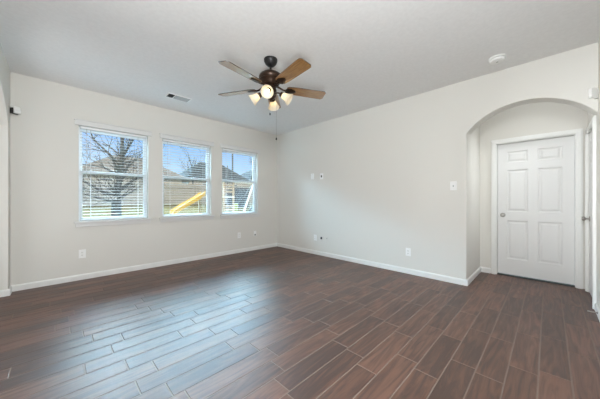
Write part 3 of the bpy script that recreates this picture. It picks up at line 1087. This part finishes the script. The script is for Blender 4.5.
def house(name, label, x0, x1, y0, y1, eave, ridge_z, rx0, rx1, roof, group):
    g0 = 0.70
    o = tag(empty(name, ((x0 + x1) / 2, y0, g0)), label, 'house', group)
    cx = (x0 + x1) / 2
    E_, Rg = eave - g0, ridge_z - g0
    MB().box(x0 - cx + 0.35, x1 - cx - 0.35, 0.35, y1 - y0 - 0.35, 0, E_).build('walls', M['brick'], o)
    b = bmesh.new()
    D = y1 - y0
    v = [b.verts.new(q) for q in ((x0 - cx, 0, E_), (x1 - cx, 0, E_), (x1 - cx, D, E_), (x0 - cx, D, E_), (rx0 - cx, D / 2, Rg), (rx1 - cx, D / 2, Rg))]
    for f in ((0, 1, 5, 4), (1, 2, 5), (2, 3, 4, 5), (3, 0, 4), (3, 2, 1, 0)):
        b.faces.new([v[i] for i in f])
    mb = MB(); mb._add(b)
    mb.build('roof', roof, o)
    fa = MB()
    fa.box(x0 - cx, x1 - cx, -0.03, 0.0, E_ - 0.18, E_ + 0.01); fa.box(x0 - cx, x0 - cx + 0.03, 0, D, E_ - 0.18, E_ + 0.01); fa.box(x1 - cx - 0.03, x1 - cx, 0, D, E_ - 0.18, E_ + 0.01)
    fa.build('fascia', M['fascia'], o)
    for wx in (0.25, 0.72):
        X = (x0 + 0.35) + (x1 - x0 - 0.7) * wx - cx
        f = MB()
        f.box(X - 0.5, X - 0.42, 0.30, 0.36, 1.2, 2.35); f.box(X + 0.42, X + 0.5, 0.30, 0.36, 1.2, 2.35); f.box(X - 0.42, X + 0.42, 0.30, 0.36, 2.27, 2.35); f.box(X - 0.42, X + 0.42, 0.30, 0.36, 1.2, 1.28)
        f = f.build('house_window', M['fascia'], o)
        MB().box(X - 0.42, X + 0.42, 0.33, 0.35, 1.28, 2.27).build('pane', M['houseglass'], f)
    return o


HG = 'neighbouring houses beyond the fence'
house('brick_house', 'tan house with brown shingle roof behind the bare tree', -3.2, 5.9, 22.0, 29.0, 3.45, 5.55, 0.2, 2.7, M['roofA'], HG)
house('brick_house', 'house with grey hip roof beyond the fence, over the yellow slide', 6.3, 14.6, 23.0, 30.0, 3.55, 5.95, 9.2, 12.0, M['roofB'], HG)
house('brick_house', 'grey-roofed house at the far right of the third window', 15.0, 24.0, 24.0, 31.0, 3.9, 6.2, 18.5, 21.0, M['roofB'], HG)

# wooden playset with yellow slide
PY = 5.5
ps = tag(empty('playset', (1.69, PY, gz(PY))), 'wooden backyard playset with long yellow slide and pale swing beam', 'playset')
g0 = gz(PY)


def P(x, y, z):
    return (x - 1.69, y - PY, z - g0)


for (x, y, m_, zt) in ((0.74, PY, M['playwood'], 1.24), (0.74, PY + 0.9, M['playwood'], 1.24), (1.45, PY, M['playwood'], 2.05), (1.93, PY, M['playwood'], 2.05), (1.45, PY + 0.9, M['playwood'], 2.05), (1.93, PY + 0.9, M['playwood'], 2.05)):
    q = P(x, y, 0)
    MB().box(q[0] - 0.035, q[0] + 0.035, q[1] - 0.035, q[1] + 0.035, 0, zt - g0, bev=0.004).build('post', m_, ps)
q0, q1 = P(0.66, PY - 0.04, 1.24), P(1.98, PY + 0.94, 1.30)
MB().box(q0[0], q1[0], q0[1], q1[1], q0[2], q1[2], bev=0.004).build('platform', M['palewood'], ps)
rl = MB()
for z in (1.47, 1.62, 1.77):
    a, c = P(1.46, PY - 0.045, z), P(1.92, PY - 0.02, z + 0.07)
    rl.box(a[0], c[0], a[1], c[1], a[2], c[2])
rl.build('railing', M['playwood'], ps)
# roof of the fort
a, c = P(1.36, PY - 0.12, 1.98), P(2.02, PY + 1.0, 2.03)
MB().box(a[0], c[0], a[1], c[1], a[2], c[2], bev=0.004).build('fort_roof', M['darkwood'], ps)
# climbing wall boards below
cb = MB()
for z in (0.66, 0.82):
    a, c = P(1.46, PY - 0.04, z), P(1.92, PY - 0.015, z + 0.08)
    cb.box(a[0], c[0], a[1], c[1], a[2], c[2])
cb.build('lower_boards', M['playwood'], ps)
# slide: a shallow trough from the platform down to the grass, gently waved
path = []
for k in range(25):
    t = k / 24
    x = 0.66 + (-0.60 - 0.66) * t
    z = 1.37 - 0.82 * t - 0.02 * math.sin(2 * PI * t)
    if t > 0.9: z += (t - 0.9) * 0.3
    path.append((x, z))
prof = [(-0.24, 0.14), (-0.21, 0.15), (-0.17, 0.02), (0.17, 0.02), (0.21, 0.15), (0.24, 0.14), (0.20, -0.04), (-0.20, -0.04)]
b = bmesh.new()
rings = []
for x, z in path:
    rings.append([b.verts.new(P(x, PY + 0.35 + dy, z + dz)) for dy, dz in prof])
for r0_, r1_ in zip(rings, rings[1:]):
    for i in range(len(prof)):
        j = (i + 1) % len(prof)
        b.faces.new((r0_[i], r0_[j], r1_[j], r1_[i]))
b.faces.new(rings[0][::-1]); b.faces.new(rings[-1])
bmesh.ops.recalc_face_normals(b, faces=b.faces)
mb = MB(); mb._add(b)
mb.build('slide', M['slide'], ps)
# swing beam with A-frame legs
MB().tube([P(1.95, PY + 0.1, 1.95), P(3.30, PY + 0.1, 1.95)], 0.045, 8).build('swing_beam', M['palewood'], ps)
for dx, dy, lm in ((2.20, -0.35, M['palewood']), (2.36, 0.85, M['darkwood'])):
    MB().tube([P(dx, PY + dy, g0), P(3.10, PY + 0.1, 1.92)], 0.05, 8).build('swing_leg', lm, ps)
sw = MB()
for x in (2.03, 2.17):
    sw.tube([P(x, PY + 0.1, 1.93), P(x, PY + 0.1, 0.80)], 0.007, 5)
sw = sw.build('swing_rope', M['darkwood'], ps)
MB().box(*[v for pr in zip(P(2.0, PY + 0.0, 0.62), P(2.20, PY + 0.22, 0.98)) for v in pr], bev=0.05, seg=3).build('swing_seat', M['limeplastic'], sw, True)

# old tyre in front of the fence, dark screen behind the playset, two poles
ty = tag(empty('tire', (2.86, PY - 0.15, gz(PY))), 'black tire standing on the grass beside the swing frame', 'tire')
b = MB()
ringp = [(0.13 * math.cos(2 * PI * k / 28), 0, 0.19 + 0.13 * math.sin(2 * PI * k / 28)) for k in range(29)]
b.tube(ringp, 0.055, 10, cap=False).build('tread', M['black'], ty, True)
sc_ = tag(empty('yard_screen', (4.6, 9.6, gz(9.6))), 'dark grey slatted screen panel behind the swing frame', 'screen')
pl = MB()
for k in range(10):
    pl.box(-0.72 + 0.146 * k, -0.72 + 0.146 * k + 0.13, -0.015, 0.015, 0.05, 1.25)
pl.build('slats', M['bluegrey'], sc_)
fr = MB()
fr.box(-0.80, -0.72, -0.04, 0.04, -0.05, 1.32); fr.box(0.73, 0.81, -0.04, 0.04, -0.05, 1.32); fr.box(-0.72, 0.73, -0.03, 0.03, 1.25, 1.32)
fr.build('frame', M['darkwood'], sc_)
for x, y, r, h_, lab in ((4.43, 10.0, 0.055, 4.6, 'tall dark utility pole in the third window, thicker of the two'),
                         (4.07, 10.0, 0.03, 2.7, 'short thin dark pole beside the thicker utility pole')):
    p_ = tag(empty('utility_pole', (x, y, gz(y))), lab, 'pole', 'dark poles in the yard')
    MB().tube([(0, 0, -0.05), (0, 0, h_)], [r, r * 0.9], 10).build('shaft', M['darkwood'], p_, True)
    MB().lathe([(r, 0), (r * 1.15, 0.01), (r * 0.6, 0.05)], 10, T(0, 0, h_)).build('cap', M['darkwood'], p_, True)
